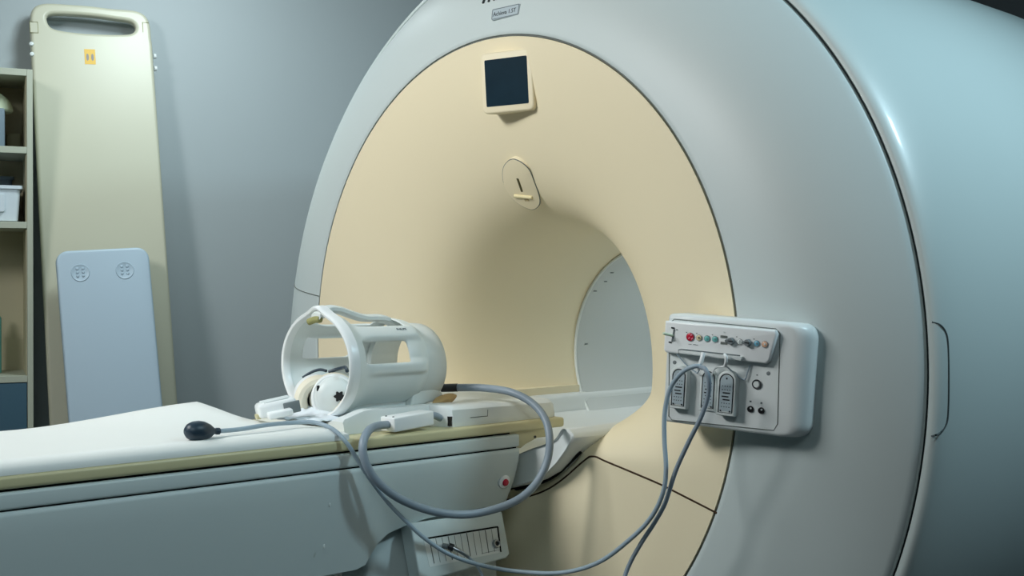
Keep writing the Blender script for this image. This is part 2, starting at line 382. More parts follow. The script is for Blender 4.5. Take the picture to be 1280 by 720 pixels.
# sloping hood with the jack row
hq = [PL(*q, .013) for q in ((831.5, 401), (969, 413), (971, 418), (962, 451), (957, 455), (832, 440.5), (829.5, 437))]
hood = obj('hood', prism(hq, pO, pu, pv, pn, -.002, .014, .004, 3, True), 'bright', pan)
HD = .0142
def disc(px, py, r, m, par, name, d0=HD, hgt=.002, seg=24, sx=1):
    a = PW(px, py, d0); return obj(name, lathe([(0, hgt), (r * .8, hgt), (r, hgt * .6), (r, -.002), (0, -.002)], a, pn, seg), m, par)
def bar(px0, py0, px1, py1, wdt, m, par, name, d0=HD, hgt=.001):
    a, b = PW(px0, py0, d0), PW(px1, py1, d0); u = (b - a).normalized(); v = pn.cross(u)
    return obj(name, box((a + b) / 2 + pn * hgt / 2, ((b - a).length, wdt, hgt), (u, v, pn)), m, par, smooth=False)
def jack(px, py, r, m, inner, imat, name='jack'):
    j = disc(px, py, r, m, pan, name)
    obj('jack_ring', tube([PW(px, py, HD + .001) + pu * (r * cos(t)) + pv * (r * sin(t)) for t in [2 * pi * k / 24 for k in range(24)]], .0006, 6, True), 'midgrey', j)
    for dx, dy, rr in inner: disc(px + dx, py + dy, rr, imat, j, 'jack_pin', HD + .0018, .0007, 12)
    return j
rj = jack(862.8, 421.2, .0078, 'red', [], 'pink')
for dx, dy in ((1.5, -2.5), (-1.2, 1.2), (2.4, 2.0)): bar(862.8 + dx - .9, 421.2 + dy + 1, 862.8 + dx + .6, 421.2 + dy - .8, .0022, 'pink', rj, 'jack_print', HD + .0022, .0005)
jack(873.8, 422.3, .0055, 'yellow', [(0, 0, .0018), (-1.5, -1.2, .0007), (1.6, 1, .0007)], 'dark')
jack(883.8, 423.2, .0056, 'teal', [(0, 0, .0009)], 'slate')
jack(893.8, 424, .0056, 'teal', [(0, 0, .0016)], 'slate')
for y in (420.6, 428.6): bar(900.8, y, 909.2, y + .8, .0046, 'greygap', pan, 'slot_socket')
for px, py, m in ((914.3, 426.3, 'midgrey'), (935.2, 428.3, 'midgrey')):
    k = disc(px, py, .0066, m, pan, 'knob', HD, .009); obj('knob_pointer', box(PW(px - 1.5, py, HD + .010) + V((0, 0, 0)), (.010, .0018, .002), (pu, pv, pn), .0005), 'dark', k)
    disc(px - 5.5, py - .3, .003, 'midgrey', k, 'knob_stem', HD, .006)
jack(924.8, 427.3, .0052, 'greyp', [(0, -1, .0012), (0, 1.4, .0012)], 'midgrey')
jack(946, 429.4, .0054, 'blue', [(0, 0, .0016)], 'slate')
jack(956, 430.4, .0058, 'orange', [(0, 0, .0018)], 'greyp')
for px, py in ((858.2, 415.4), (870.8, 416.8), (890.6, 418.6), (921, 421), (942.5, 423.8)): bar(px - .7, py, px + .7, py + .1, .0012, 'dark', pan, 'jack_symbol', HD + .0001, .0004)
bar(866.5, 430.5, 872.5, 431.4, .0011, 'midgrey', pan, 'printed_caption', HD + .0001, .0004)
bar(860.5, 430.1, 864.5, 430.5, .0006, 'greyink', pan, 'printed_caption', HD + .0001, .0004)
bar(904.3, 415.2, 906.3, 415.5, .003, 'greyp', pan, 'printed_caption', HD + .0001, .0004)
# lever at the left
bar(839.3, 409.7, 843.4, 410.2, .0028, 'dark', pan, 'lever_frame', HD, .001); bar(843.0, 411.5, 840.2, 427, .0030, 'midgrey', pan, 'lever_frame', HD, .001)
bar(836, 427.6, 839.6, 428.0, .0026, 'dark', pan, 'lever_frame', HD, .001)
a, b = PW(841, 419.5, HD), PW(829, 416.8, HD + .020)
obj('lever', tube([a, b], .0026, 10), 'mint', pan)
for px, py in ((846.2, 412.2), (843, 426)): bar(px - 1, py, px + 1, py + .1, .0016, 'greyink', pan, 'printed_caption', HD + .0001, .0004)
# clip tray under the hood
tr = [PL(*q, .022) for q in ((848, 437), (927, 446), (926, 451), (848, 441.5))]
obj('cable_tray', prism(tr, pO, pu, pv, pn, .010, .022, .0015, 2, True), 'white', pan)
obj('tray_lip', tube([PW(848.4, 442, .018), PW(848.6, 437.2, .021), PW(852, 436.6, .022), PW(925, 444.5, .022)], .0013, 8), 'midgrey', pan)
# modules
def module(cx, y0, y1, w, hgt, name='sensor_module'):
    # cx = centre column px of the face plate at top, slanted slightly to the lower left
    top, bot = PL(cx, y0, hgt), PL(cx - 1.2, y1, hgt); a0 = (top[0] + bot[0]) / 2; b1, b0 = top[1], bot[1]; hw = w / 2
    def arch(hw, b0, b1):
        out = [(a0 - hw, b0), (a0 + hw, b0)]
        for k in range(13):
            t = pi * k / 12; out.append((a0 + hw * cos(t), b1 - hw + hw * sin(t)))
        return out
    m = obj(name, prism(arch(hw, b0, b1), pO, pu, pv, pn, -.002, hgt, .0022, 3, True), 'greyp', pan)
    inner = arch(hw * .74, b0 + .006, b1 - .006)
    obj('module_outline', tube([pO + pu * a + pv * b + pn * (hgt + .0002) for a, b in inner], .0011, 6, True), 'dark', m)
    fp = obj('face_plate', prism([(a0 + (a - a0) * .9, b0 + .009 + (b - b0 - .006) * .93) for a, b in inner], pO, pu, pv, pn, hgt - .001, hgt + .0008), 'label', m, smooth=False)
    H = b1 - b0; gs = []
    for row in (.66, .58, .28, .20):
        for c in range(4): gs.append(box(pO + pu * (a0 + (c - 1.5) * hw * .27) + pv * (b0 + H * row) + pn * (hgt + .001), (.0016, .0016, .0006), (pu, pv, pn)))
    for row, off, ww in ((.51, .1, .8), (.43, -.15, .75), (.36, .12, .75)):
        gs.append(box(pO + pu * (a0 + off * hw * .5) + pv * (b0 + H * row) + pn * (hgt + .001), (hw * ww, .0024, .0006), (pu, pv, pn)))
    gs.append(box(pO + pu * a0 + pv * (b0 + H * .83) + pn * (hgt + .001), (.0034, .0034, .0006), (pu, pv, pn), .001, 2))
    for s in (-1, 1): gs.append(box(pO + pu * (a0 + s * hw * .5) + pv * (b0 + H * .11) + pn * (hgt + .001), (.003, .003, .0006), (pu, pv, pn), .001, 2))
    obj('face_markings', join(*gs), 'dark', m, smooth=False)
    return m
module(848.6, 457.5, 511, .034, .018); module(885.6, 460.5, 514, .032, .0035); module(908.2, 463.5, 520, .036, .020)
# round socket, black jacks, screws
s_ = disc(945.8, 480.3, .0088, 'midgrey', pan, 'round_socket', 0, .002); obj('socket_face', lathe([(0, .003), (.0056, .003), (.0062, .0015)], PW(945.8, 480.3), pn), 'greyp', s_)
obj('socket_collar', tube([PW(945.8, 480.3, .0022) + pu * (.0078 * cos(t)) + pv * (.0078 * sin(t)) for t in [2 * pi * k / 24 for k in range(24)]], .0012, 6, True), 'dark', s_)
for px, py in ((938.2, 511.3), (951.8, 513.2)):
    j = disc(px, py, .0060, 'black', pan, 'black_jack', 0, .004); disc(px + .3, py - 1, .0018, 'greyp', j, 'jack_tip', .004, .001, 12)
    bar(px - 1.2, py - 9.6, px + 1.2, py - 9.4, .003, 'greyink', pan, 'jack_symbol', .0002, .0004)
bar(945.5, 468.6, 947.4, 468.9, .002, 'greyink', pan, 'jack_symbol', .0002, .0004)
for px, py in ((843.3, 453), (960.5, 466.8)): disc(px, py, .0038, 'midgrey', pan, 'screw', 0, .0008, 16)
# white hooks on the tray with their thin loops
h1 = obj('cable_hook', tube(spline([PW(879, 441, .030), PW(877.5, 448, .034), PW(875, 456, .036), PW(872.5, 461, .032)], 6), .0042, 10), 'bright', pan)
h2 = obj('cable_hook', tube(spline([PW(905.5, 443.5, .030), PW(907.5, 446, .034), PW(907.5, 453, .032), PW(906, 458, .022)], 6), .0030, 10), 'bright', pan)
obj('hook_wire', tube(spline([PW(907, 457, .022), PW(915, 464, .012), PW(924, 471, .006), PW(931, 474.5, .005), PW(934, 467, .004), PW(938, 456, .003)], 6), .0013, 8), 'bluecable', h2)
obj('hook_wire', tube(spline([PW(845, 441, .01), PW(857, 455, .006), PW(868, 464, .006), PW(872, 466, .012), PW(876, 458, .03)], 6), .0013, 8), 'bluecable', h1)
obj('hook_wire', tube(spline([PW(905, 458, .022), PW(897, 459, .012), PW(892, 463, .008), PW(890, 469, .006)], 6), .0016, 8), 'bright', h2)

# ------------------------------------------------------------------ patient table
TX = .22
tb = thing('patient_table', 'long white MRI patient table with ivory top edge, docked left of the bore', 'patient table', (0, -1.4, FLOOR))
obj('tabletop', join(span((-.215, -2.55, -.129), (TX, .047, -.107), .006), ), 'tabletop', tb)
obj('tabletop_tongue', prism([(-.125, -.15), (.012, -.15), (.012, -.128), (.047, -.128), (-.125, -.128)], (0, 0, 0), Y, Z, X, .10, .205, .003), 'tabletop', tb)
tg = prism([(-.14, -.176), (-.115, -.162), (-.075, -.168), (-.06, -.160), (-.02, -.148), (-.01, -.129), (-.14, -.129)], (0, 0, 0), Y, Z, X, .12, .207, .003)
obj('latch_plate', tg, 'tabletop', tb)
obj('latch_pin', lathe([(0, .002), (.003, .002), (.003, -.004)], (.207, -.034, -.146), X, 12), 'dark', tb)
obj('side_rail', span((-.205, -2.6, -.1618), (TX, -.090, -.1335), .005), 'shell', tb)
obj('rail_gap', span((-.195, -2.58, -.168), (TX - .004, -.098, -.158)), 'gap', tb, smooth=False)
obj('top_gap', span((-.19, -2.57, -.1365), (TX - .012, -.11, -.127)), 'gap', tb, smooth=False)
def zb(y):
    pts = [(-2.7, -.372), (-.50, -.372), (-.479, -.366), (-.467, -.350), (-.449, -.328), (-.424, -.311), (-.379, -.301), (-.321, -.293), (-.20, -.290), (-.115, -.290), (-.10, -.286), (-.09, -.25)]
    for (a, b), (c, d) in zip(pts, pts[1:]):
        if a <= y <= c: return b + (d - b) * (y - a) / (c - a)
    return -.27
def side_ring(y, k=0):
    z0 = zb(y); pr = [(.205, -.1640), (.217, -.1645), (.2205, -.167), (.2215, -.174)]
    for t in (.15, .35, .55, .75, .9, 1): pr.append((.2215 - .032 * t ** 1.3, lerp(-.178, z0, t)))
    pr += [(.178, z0 - .004), (.15, z0 - .006)]
    pr = [(a - k, b + k * .5 if b < -.25 else b) for a, b in pr]
    return [V((a, y, b)) for a, b in pr] + [V((-a + .01, y, b)) for a, b in reversed(pr)]
ys = [-2.6, -1.8, -1.0, -.7, -.52, -.50, -.490, -.479, -.473, -.467, -.458, -.449, -.44, -.43, -.42, -.40, -.379, -.35, -.321, -.28, -.24, -.2, -.15, -.125, -.115, -.105]
rings = [side_ring(y) for y in ys] + [side_ring(-.094, .001), side_ring(-.089, .005)]
g = grid(rings, False, True); nc = len(rings[0]); g[1].append(tuple(range(nc))); g[1].append(tuple((len(rings) - 1) * nc + k for k in range(nc)))
side = obj('side_cover', g, 'shell', tb, angle=50)
for px, py in ((412, 631), (405, 683)):
    d = at_x(px, py, .216); obj('scuff_mark', box(d, (.002, .004, .008), None, .001, 1), 'greyp', side)
# emergency stop
ec = at_x(629.5, 601.8, .207); en = V((.97, 0, -.22)).normalized()
st = obj('stop_button_collar', lathe([(0, .006), (.012, .006), (.0150, .004), (.016, -.006)], ec, en), 'bright', tb)
obj('stop_button', lathe([(0, .011), (.0065, .010), (.0080, .007), (.0082, .004)], ec, en), mat('dark_red_button', (190, 16, 56), .35), st)
# pedestal and legs
obj('pedestal', prism([(-.47, -.33), (-.44, -.30), (-.20, -.286), (-.10, -.286), (-.08, -.95), (-.40, -.95)], (0, 0, 0), Y, Z, X, -.14, .165, .03, 5), 'shell', tb)
obj('pedestal_foot', span((-.28, -.50, FLOOR), (.28, -.09, -.95), .02), 'greyp', tb)
obj('lower_skirt', span((-.15, -2.5, -.52), (.165, -.512, -.36), .012), 'greyp', tb)
obj('table_leg', span((-.12, -2.2, FLOOR), (.13, -1.5, -.5), .02), 'greyp', tb)

# ------------------------------------------------------------------ connector box under the table
q4 = [V((.205, -.374, -.303)), V((.205, -.128, -.303)), V((.245, -.144, -.398)), V((.245, -.392, -.410))]
q4 = [at_x(514, 657, .205), at_x(628, 637, .205), at_x(638, 697, .245), at_x(527, 727, .245)]
kO = q4[0]; ku = (q4[1] - q4[0]).normalized(); kn = ku.cross(q4[3] - q4[0]).normalized(); kn = kn if kn.x > 0 else -kn; kv = kn.cross(ku); kv = kv if kv.z > 0 else -kv
def KL(px, py, d=0):
    p = on_plane(px, py, kO + kn * d, kn) - kO; return (p.dot(ku), p.dot(kv))
def KW(px, py, d=0): return on_plane(px, py, kO + kn * d, kn)
cb = thing('connector_box', 'tilted white connector box with ribbed socket strip under the patient table', 'connector box', tuple(kO + ku * .12 - kn * .05))
outl = [KL(*p) for p in ((513, 656), (516, 653), (624, 638), (628, 640), (637.5, 692), (634, 697), (528, 728), (525, 724))]
cbh = obj('housing', prism(outl, kO, ku, kv, kn, -.036, 0, .004, 3, True), 'shell', cb)
fr = [KL(*p) for p in ((529, 673.5), (622, 658.5), (626, 690.5), (537, 709))]
obj('socket_strip', prism(fr, kO, ku, kv, kn, -.004, .0006), 'greyp', cb, smooth=False)
def kbar(p0, p1, r, m, name, par=cbh): return obj(name, tube([KW(*p0, .0008), KW(*p1, .0008)], r, 6), m, par)
kbar((531, 673.5), (622, 658.5), .0018, 'gap', 'strip_edge'); kbar((622, 658.5), (626, 690), .0018, 'gap', 'strip_edge')
for k in range(11):
    t = (k + .5) / 11.5; kbar((lerp(533, 622, t), lerp(675, 660, t)), (lerp(539, 626, t), lerp(705, 688, t)), .0005 if k % 3 else .0010, 'greygap', 'strip_rib')
kbar((602, 692), (625, 687), .0004, 'greygap', 'strip_rib')
sk = KW(619.5, 680, 0); so = obj('round_socket', lathe([(.0048, .001), (.0052, .006), (.0082, .007), (.0092, .004), (.0095, -.002)], sk, kn), 'metal', cb)
obj('socket_hole', lathe([(0, .0015), (.0055, .0015), (.0055, -.003)], sk, kn), 'black', so)
# plug with its own cable
plg = thing('cable_plug', 'small dark metal plug with pale cable hanging from the connector box', 'plug', tuple(KW(565, 685, .02)))
pl_pts = [KW(561, 683, .014), KW(567, 685, .020), KW(575, 689, .028), KW(587, 697, .036)]
obj('plug_barrel', tube(spline(pl_pts[:2], 4), .0075, 14), 'dark', plg)
obj('plug_sleeve', tube(spline(pl_pts[1:], 5), lambda t: .0050 - .0012 * t, 12), 'metal', plg)
obj('plug_flange', tube([KW(553, 682, .004), KW(560, 683, .012)], .0055, 12), 'midgrey', plg)
obj('plug_cable', tube(spline([KW(586, 697, .036), KW(592, 702, .04), KW(599, 711, .045), KW(604, 724, .045), KW(606, 750, .04), KW(606, 800, .03)], 6), .0032, 10), 'bluecable', plg)

# ------------------------------------------------------------------ table pad
def pad_top(x, y): return -.084 + .030 * sm(-1.05, -.62, y) * sm(.02, -.2, x)
def pad_end(x): return lerp(-.628, -.535, sm(-.2, .215, x)) + .0
ring_ = []
NXp = 26
for j in range(40):
    row = []; tv = j / 39
    for i in range(NXp + 1):
        x = lerp(-.2, .216, i / NXp); ye = pad_end(x); y = lerp(-2.5, ye, tv ** .6)
        e = min(x + .2, .216 - x); e2 = ye - y; rr = .012
        dz = 0
        if e < rr: dz = rr - math.sqrt(max(0, rr * rr - (rr - e) ** 2))
        if e2 < rr: dz = max(dz, rr - math.sqrt(max(0, rr * rr - (rr - e2) ** 2)))
        row.append(V((x, y, pad_top(x, y) - dz)))
    ring_.append(row)
g1 = grid(ring_)
bot = [[V((p.x, p.y, -.107 + .028 * sm(-1.0, -.62, p.y) * sm(.0, -.2, p.x))) for p in row] for row in ring_]
g2 = grid(bot); n = len(g1[0]); nr, ncx = len(ring_), len(ring_[0])
per = [(0, i) for i in range(ncx)] + [(j, ncx - 1) for j in range(1, nr)] + [(nr - 1, i) for i in range(ncx - 2, -1, -1)] + [(j, 0) for j in range(nr - 2, 0, -1)]
idx = [a * ncx + b for a, b in per]; side_f = [(idx[k], idx[(k + 1) % len(idx)], idx[(k + 1) % len(idx)] + n, idx[k] + n) for k in range(len(idx))]
pad = obj('table_pad', (g1[0] + g2[0], g1[1] + [tuple(i + n for i in f) for f in g2[1]] + side_f), 'vinyl', None, base=(0, -1.5, -.107), angle=70)
tag(pad, 'long white vinyl mat with a curled far corner on the patient table', 'table pad')

# ------------------------------------------------------------------ coil base plate
cbp = thing('coil_cradle', 'moulded white cradle tray on the ivory table end beneath the head coil', 'coil cradle', (.0, -.22, -.107))
def base_sec(y):
    hgt = .047 - .006 * sm(-.45, .04, y)
    w = .200; c = .030 * sm(-.10, -.22, y)
    notch = sm(-.515, -.44, y) 
    hgt *= notch * .35 + .65
    pts = [(w, 0), (w + .001, .012), (w - .003, hgt * .8), (w - .012, hgt * .97), (w - .03, hgt), (w * .62, hgt), (w * .35, hgt - c * .6), (0, hgt - c), (-w * .35, hgt - c * .6), (-w * .62, hgt), (-w + .03, hgt), (-w + .012, hgt * .97), (-w + .003, hgt * .8), (-w - .001, .012), (-w, 0)]
    return [V((a, y, -.1068 + b)) for a, b in pts]
def base_body(y0, y1, n=24, end0=.01, end1=.012):
    ysx = [lerp(y0, y1, i / n) for i in range(n + 1)]
    rings = [base_sec(y) for y in ysx]
    e0 = [V((p.x * .96, y0 - end0, -.1068 + (p.z + .1068) * .80)) for p in rings[0]]; e1 = [V((p.x * .96, y1 + end1, -.1068 + (p.z + .1068) * .82)) for p in rings[-1]]
    rings = [[V((p.x, p.y, -.1068 + (p.z + .1068) * .02)) for p in e0]] + [e0] + rings + [e1] + [[V((p.x, p.y, -.1068 + (p.z + .1068) * .02)) for p in e1]]
    g = grid(rings, False, True); return g
# front narrow cradle (set back from the edge so the plug box can lie beside it) and wide rear block
def narrow(g, y_to, x_lim):
    vs = []
    for v in g[0]:
        t = sm(y_to, y_to - .03, v.y) * sm(-.53, -.50, v.y + .0)
        x = v.x
        if x > x_lim: x = lerp(x, x_lim + (x - x_lim) * .25, t)
        vs.append(V((x, v.y, v.z)))
    return vs, g[1]
obj('tray', narrow(base_body(-.50, .028, 60), -.262, .135), 'white', cbp)
ln_ = [at_x(588, 522, .2012), at_x(609.5, 520, .2012), at_x(609.8, 512, .2000)]
obj('moulded_line', tube(ln_, .0007, 6), 'greygap', cbp)
obj('cable_slot', span((.13, -.270, -.104), (.1985, -.261, -.084)), 'black', cbp, smooth=False)

# ------------------------------------------------------------------ head coil
hc = thing('head_coil', 'white cage-shaped head coil standing open end forward on the table', 'head coil', (0, -.33, -.075))
HC = V((.004, 0, .024))
def hA(y): return lerp(.136, .122, sm(-.465, -.400, y)) * lerp(1, .93, sm(-.295, -.260, y))
def hB(y): return lerp(.113, .098, sm(-.465, -.400, y)) * lerp(1, .95, sm(-.295, -.260, y))
def hlift(ph, y):
    ph = ph % 360; w = sm(-.435, -.41, y) * sm(-.264, -.280, y)
    L = max(sm(33, 37, ph) * sm(55, 52, ph) * .085, sm(125, 128, ph) * sm(147, 143, ph) * .085)
    L = max(L, (sm(-12, -9, ph) * sm(6, 3, ph) if ph < 180 else sm(348, 351, ph)) * .07)
    L = max(L, sm(174, 177, ph) * sm(192, 189, ph) * .07)
    return 1 + L * w
def hpt(phi, y, k=1.0, dz=0):
    return V((HC.x + hA(y) * k * cos(phi), y, HC.z + hB(y) * k * sin(phi) + dz))
def solid_patch(cells_fn, NPH, ylist, kin, kout, name, m, par, sub=2, bev=0):
    vs, fs = [], []; ids = {}
    def vid(i, j, l):
        key = (i % NPH, j, l)
        if key not in ids: ids[key] = len(vs); vs.append(hpt(2 * pi * i / NPH, ylist[j], (kin if l == 0 else kout) * (1 + (hlift(360 * i / NPH, ylist[j]) - 1) * (1 if l else .55))))
        return ids[key]
    on = {(i, j): cells_fn(360 * (i + .5) / NPH, (ylist[j] + ylist[j + 1]) / 2) for i in range(NPH) for j in range(len(ylist) - 1)}
    for (i, j), f in on.items():
        if not f: continue
        for l in (0, 1): fs.append((vid(i, j, l), vid(i + 1, j, l), vid(i + 1, j + 1, l), vid(i, j + 1, l)))
        for (di, dj, a, b) in ((-1, 0, (0, 0), (0, 1)), (1, 0, (1, 0), (1, 1)), (0, -1, (0, 0), (1, 0)), (0, 1, (0, 1), (1, 1))):
            nb = ((i + di) % NPH, j + dj)
            if not on.get(nb, False):
                p, q = (i + a[0], j + a[1]), (i + b[0], j + b[1])
                fs.append((vid(*p, 0), vid(*q, 0), vid(*q, 1), vid(*p, 1)))
    o = obj(name, (vs, fs), m, par, angle=180)
    s = o.modifiers.new('sub', 'SUBSURF'); s.levels = s.render_levels = sub
    return o
yl = [-.470, -.458, -.446, -.434, -.422, -.405, -.38, -.35, -.330, -.318, -.306, -.295, -.285, -.276, -.268, -.262]
def cage(ph, y):
    if y < -.430 or y > -.288: return True
    for a, b, y0, y1 in ((5, 33, -.430, -.314), (54, 126, -.430, -.300), (147, 175, -.430, -.314)):
        if a < ph < b and y0 < y < y1: return False
    return True
solid_patch(cage, 90, yl, .95, 1.0, 'cage', 'greyp', hc)
ub = [o for o in hc.children if o.name.startswith('cage')][0]
tphi = radians(46); tu = Y.copy(); tn = V((cos(tphi), 0, sin(tphi) * 1.1)).normalized(); tv = tn.cross(tu); tv = tv if tv.z > 0 else -tv
text('bar_lettering', 'PHILIPS', .008, hpt(tphi, -.335, 1.088) - tv * .004, tu, tv, M['midgrey'], ub, .0006)
# thick front rim with its pointed top
def rim_r(ph): return 1 + .10 * exp(-((ph - 90) / 11.0) ** 2)
P = []
for i in range(120):
    ph = 360 * i / 120; k = rim_r(ph); sec = []
    for a, dy in ((-.008, .006), (-.008, -.006), (-.006, -.010), (-.001, -.012), (.002, -.009), (.003, -.002), (.003, .012)):
        rr = k; base = V((HC.x + (.136 * rr + a) * cos(radians(ph)), -.470 + dy, HC.z + (.113 * rr + a) * sin(radians(ph))))
        sec.append(base)
    P.append(sec)
obj('front_rim', grid(P, True, True), 'bright', hc)
obj('mirror_clip', tube(spline([V((-.016, -.482, .116)), V((.000, -.478, .121)), V((.016, -.474, .122))], 4), .0075, 10), 'olive', hc)
# top handle arch
hd = spline([V((.004, y, z)) for y, z in ((-.478, .128), (-.466, .139), (-.445, .144), (-.42, .141), (-.385, .130), (-.355, .123), (-.31, .121), (-.275, .108), (-.245, .094), (-.23, .080))], 6)
P = []
for p in hd:
    P.append([p + V((a, 0, b)) for a, b in ((-.018, -.004), (-.017, .003), (-.010, .007), (0, .008), (.010, .007), (.017, .003), (.018, -.004), (.010, -.009), (-.010, -.009))])
g = grid(P, False, True); g[1].append(tuple(range(9))); g[1].append(tuple(len(g[0]) - 9 + k for k in range(9)))
obj('top_handle', g, 'greyp', hc)
# rear collar
rings = [[V((HC.x - .006 + r * 1.10 * cos(a), y, HC.z - .010 + r * sin(a))) for a in [2 * pi * k / 64 for k in range(64)]] for r, y in
         ((.076, -.275), (.076, -.205), (.082, -.196), (.089, -.197), (.0925, -.204), (.094, -.220), (.095, -.262), (.090, -.275), (.076, -.275))]
obj('rear_collar', grid(rings, False, True), 'greyp', hc)
obj('coil_foot', prism([(-.455, -.074), (-.24, -.074), (-.25, -.050), (-.44, -.050)], (0, 0, 0), Y, Z, X, -.06, .068, .004), 'greyp', hc)
obj('rear_foot', prism([(-.29, -.072), (-.19, -.060), (-.20, -.045), (-.23, -.030), (-.28, -.030)], (0, 0, 0), Y, Z, X, -.05, .085, .006), 'greyp', hc)

# ------------------------------------------------------------------ headphones inside the coil
hpn = thing('headphones', 'white padded headphones lying inside the open end of the head coil', 'headphones', (-.01, -.44, -.085))
def cup(c, ax, name, flower, K=1.28):
    c = V(c); ax = V(ax).normalized(); L = lambda pr: [(r * K, h * K) for r, h in pr]
    sh = obj(name, lathe(L([(0, .022), (.020, .0215), (.030, .018), (.0345, .011), (.036, .004), (.037, -.006), (.03, -.010)]), c, ax, 40), 'greyp', hpn)
    obj('cushion', lathe(L([(.022, -.024), (.028, -.031), (.036, -.033), (.042, -.029), (.0445, -.020), (.0435, -.012), (.040, -.006), (.034, -.003)]), c, ax, 40), 'foam', sh)
    obj('shell_ring', lathe(L([(.034, .010), (.0375, .010), (.0405, .005), (.0415, -.002), (.041, -.007), (.036, -.009)]), c, ax, 40), 'bright', sh)
    if flower:
        n = ax; u = Z.cross(n).normalized(); v = n.cross(u); pts = []
        for k in range(48):
            t = 2 * pi * k / 48; r = .0100 * (1 + .20 * cos(6 * t)); pts.append((r * cos(t), r * sin(t)))
        obj('hinge_hole', prism(pts, c + n * .0275 + u * .010 + v * .0, u, v, n, -.006, .0012), 'black', sh)
        obj('band_slot', box(c + n * .017 - u * .034 + v * .018, (.006, .012, .008), (u, v, n), .001), 'black', sh)
    return sh
cup((.026, -.446, -.043), (.84, -.52, .12), 'ear_cup', True, 1.2)
cup((-.034, -.458, -.043), (-.93, .20, .22), 'ear_cup', False, 1.14)
band = spline([V((-.004, -.44, .008)), V((.012, -.43, .014)), V((.030, -.428, .018)), V((.048, -.432, .020)), V((.066, -.44, .014))], 6)
obj('headband', tube(band, .004, 10), 'navy', hpn)
obj('headband', tube(spline([V((-.078, -.460, -.008)), V((-.066, -.445, .004)), V((-.048, -.435, .010)), V((-.030, -.43, .008))], 6), .0032, 10), 'navy', hpn)

# white foam wedge strip leaning on the headphones inside the rim
P = []
for i in range(15):
    t = i / 14; c = lerp(at_y(401, 524, -.462), at_y(430, 502, -.462), t) - Z * .010 * sin(pi * t) ; P.append([c + V((a * .9, -a * .3, 0)) + V((0, 0, b)) for a, b in ((-.012, -.005), (-.010, .006), (.002, .010), (.012, .005), (.011, -.005), (0, -.009))])
g = grid(P, False, True); g[1].append(tuple(range(6))); g[1].append(tuple(len(g[0]) - 6 + k for k in range(6)))
tag(obj('foam_strip', g, 'foam', None, base=(.055, -.465, -.09)), 'curved ivory foam strip in front of the headphones', 'foam strip')

# crumpled tissue under the coil rim
P = []
for i in range(31):
    row = []
    for j in range(17):
        s, t = i / 30, j / 16
        x = lerp(-.06, .10, s) + .01 * noise.noise(V((t * 3, s * 3, 1))); y = lerp(-.585, -.49, t) + .10 * s * .35
        z = -.0835 + .012 * abs(noise.noise(V((s * 5, t * 4, 3)))) + .016 * sm(.5, 1, t) * sm(1.0, .3, s) + .004 * noise.noise(V((s * 11, t * 9, 8)))
        row.append(V((x, y, z)))
    P.append(row)
g = grid(P)
ti = obj('tissue', g, 'cloth', None, base=(.02, -.54, -.075), angle=180); so_ = ti.modifiers.new('thick', 'SOLIDIFY'); so_.thickness = .0015; so_.offset = 1
tag(ti, 'crumpled white tissue lying at the foot of the coil rim', 'tissue')

# coil connector lying left of the coil
ck = thing('coil_connector', 'ribbed white coil connector lying on the mat left of the head coil', 'connector', (-.03, -.58, -.075))
ka = V((.30, .82, .16)).normalized(); kb = V((.80, -.30, -.0)).normalized(); kc = ka.cross(kb).normalized(); kc = kc if kc.z > 0 else -kc; kb = kc.cross(ka); kb = kb if kb.x > 0 else -kb
kctr = at_y(345, 509, -.585)
kctr.z += .0
def kbx(a, b, c, sa_, sb_, sc_, bev=.003): return box(kctr + ka * a + kb * b + kc * c, (sa_, sb_, sc_), (ka, kb, kc), bev)
kk = obj('connector_shell', join(kbx(0, 0, 0, .080, .050, .030, .008)), 'bright', ck)
obj('grip_rib', kbx(.0, -.012, .0160, .060, .005, .004, .0015), 'white', kk); obj('grip_rib', kbx(.0, .002, .0160, .060, .005, .004, .0015), 'white', kk); obj('grip_rib', kbx(.0, .016, .0160, .050, .005, .004, .0015), 'white', kk)
obj('grey_insert', kbx(.028, .024, -.004, .034, .006, .024, .002), 'midgrey', ck)
obj('contact_block', kbx(-.040, .006, -.010, .010, .024, .010, .002), 'tabletop', ck)
obj('latch_wedge', kbx(.0, .036, -.010, .050, .028, .014, .004), 'bright', ck)

# tan sponge behind the coil
sp = []
rings = []
for i in range(13):
    t = i / 12; c = lerp(at_x(541, 505, .10), at_x(570, 494, .10), t); r = .011 * math.sqrt(max(.02, 1 - (2 * t - 1) ** 2)) 
    rings.append([c + V((cos(a) * r * 1.4, 0, sin(a) * r)) * (1 + .35 * noise.noise(V((t * 4, a, 2)))) for a in [2 * pi * k / 16 for k in range(16)]])
g = grid(rings, False, True); g[1].append(tuple(range(16))); g[1].append(tuple(len(g[0]) - 16 + k for k in range(16)))
tag(obj('sponge_scrap', g, 'sponge', None, base=tuple(at_x(555, 504, .10))), 'small tan sponge scrap on the white tray behind the coil', 'sponge')

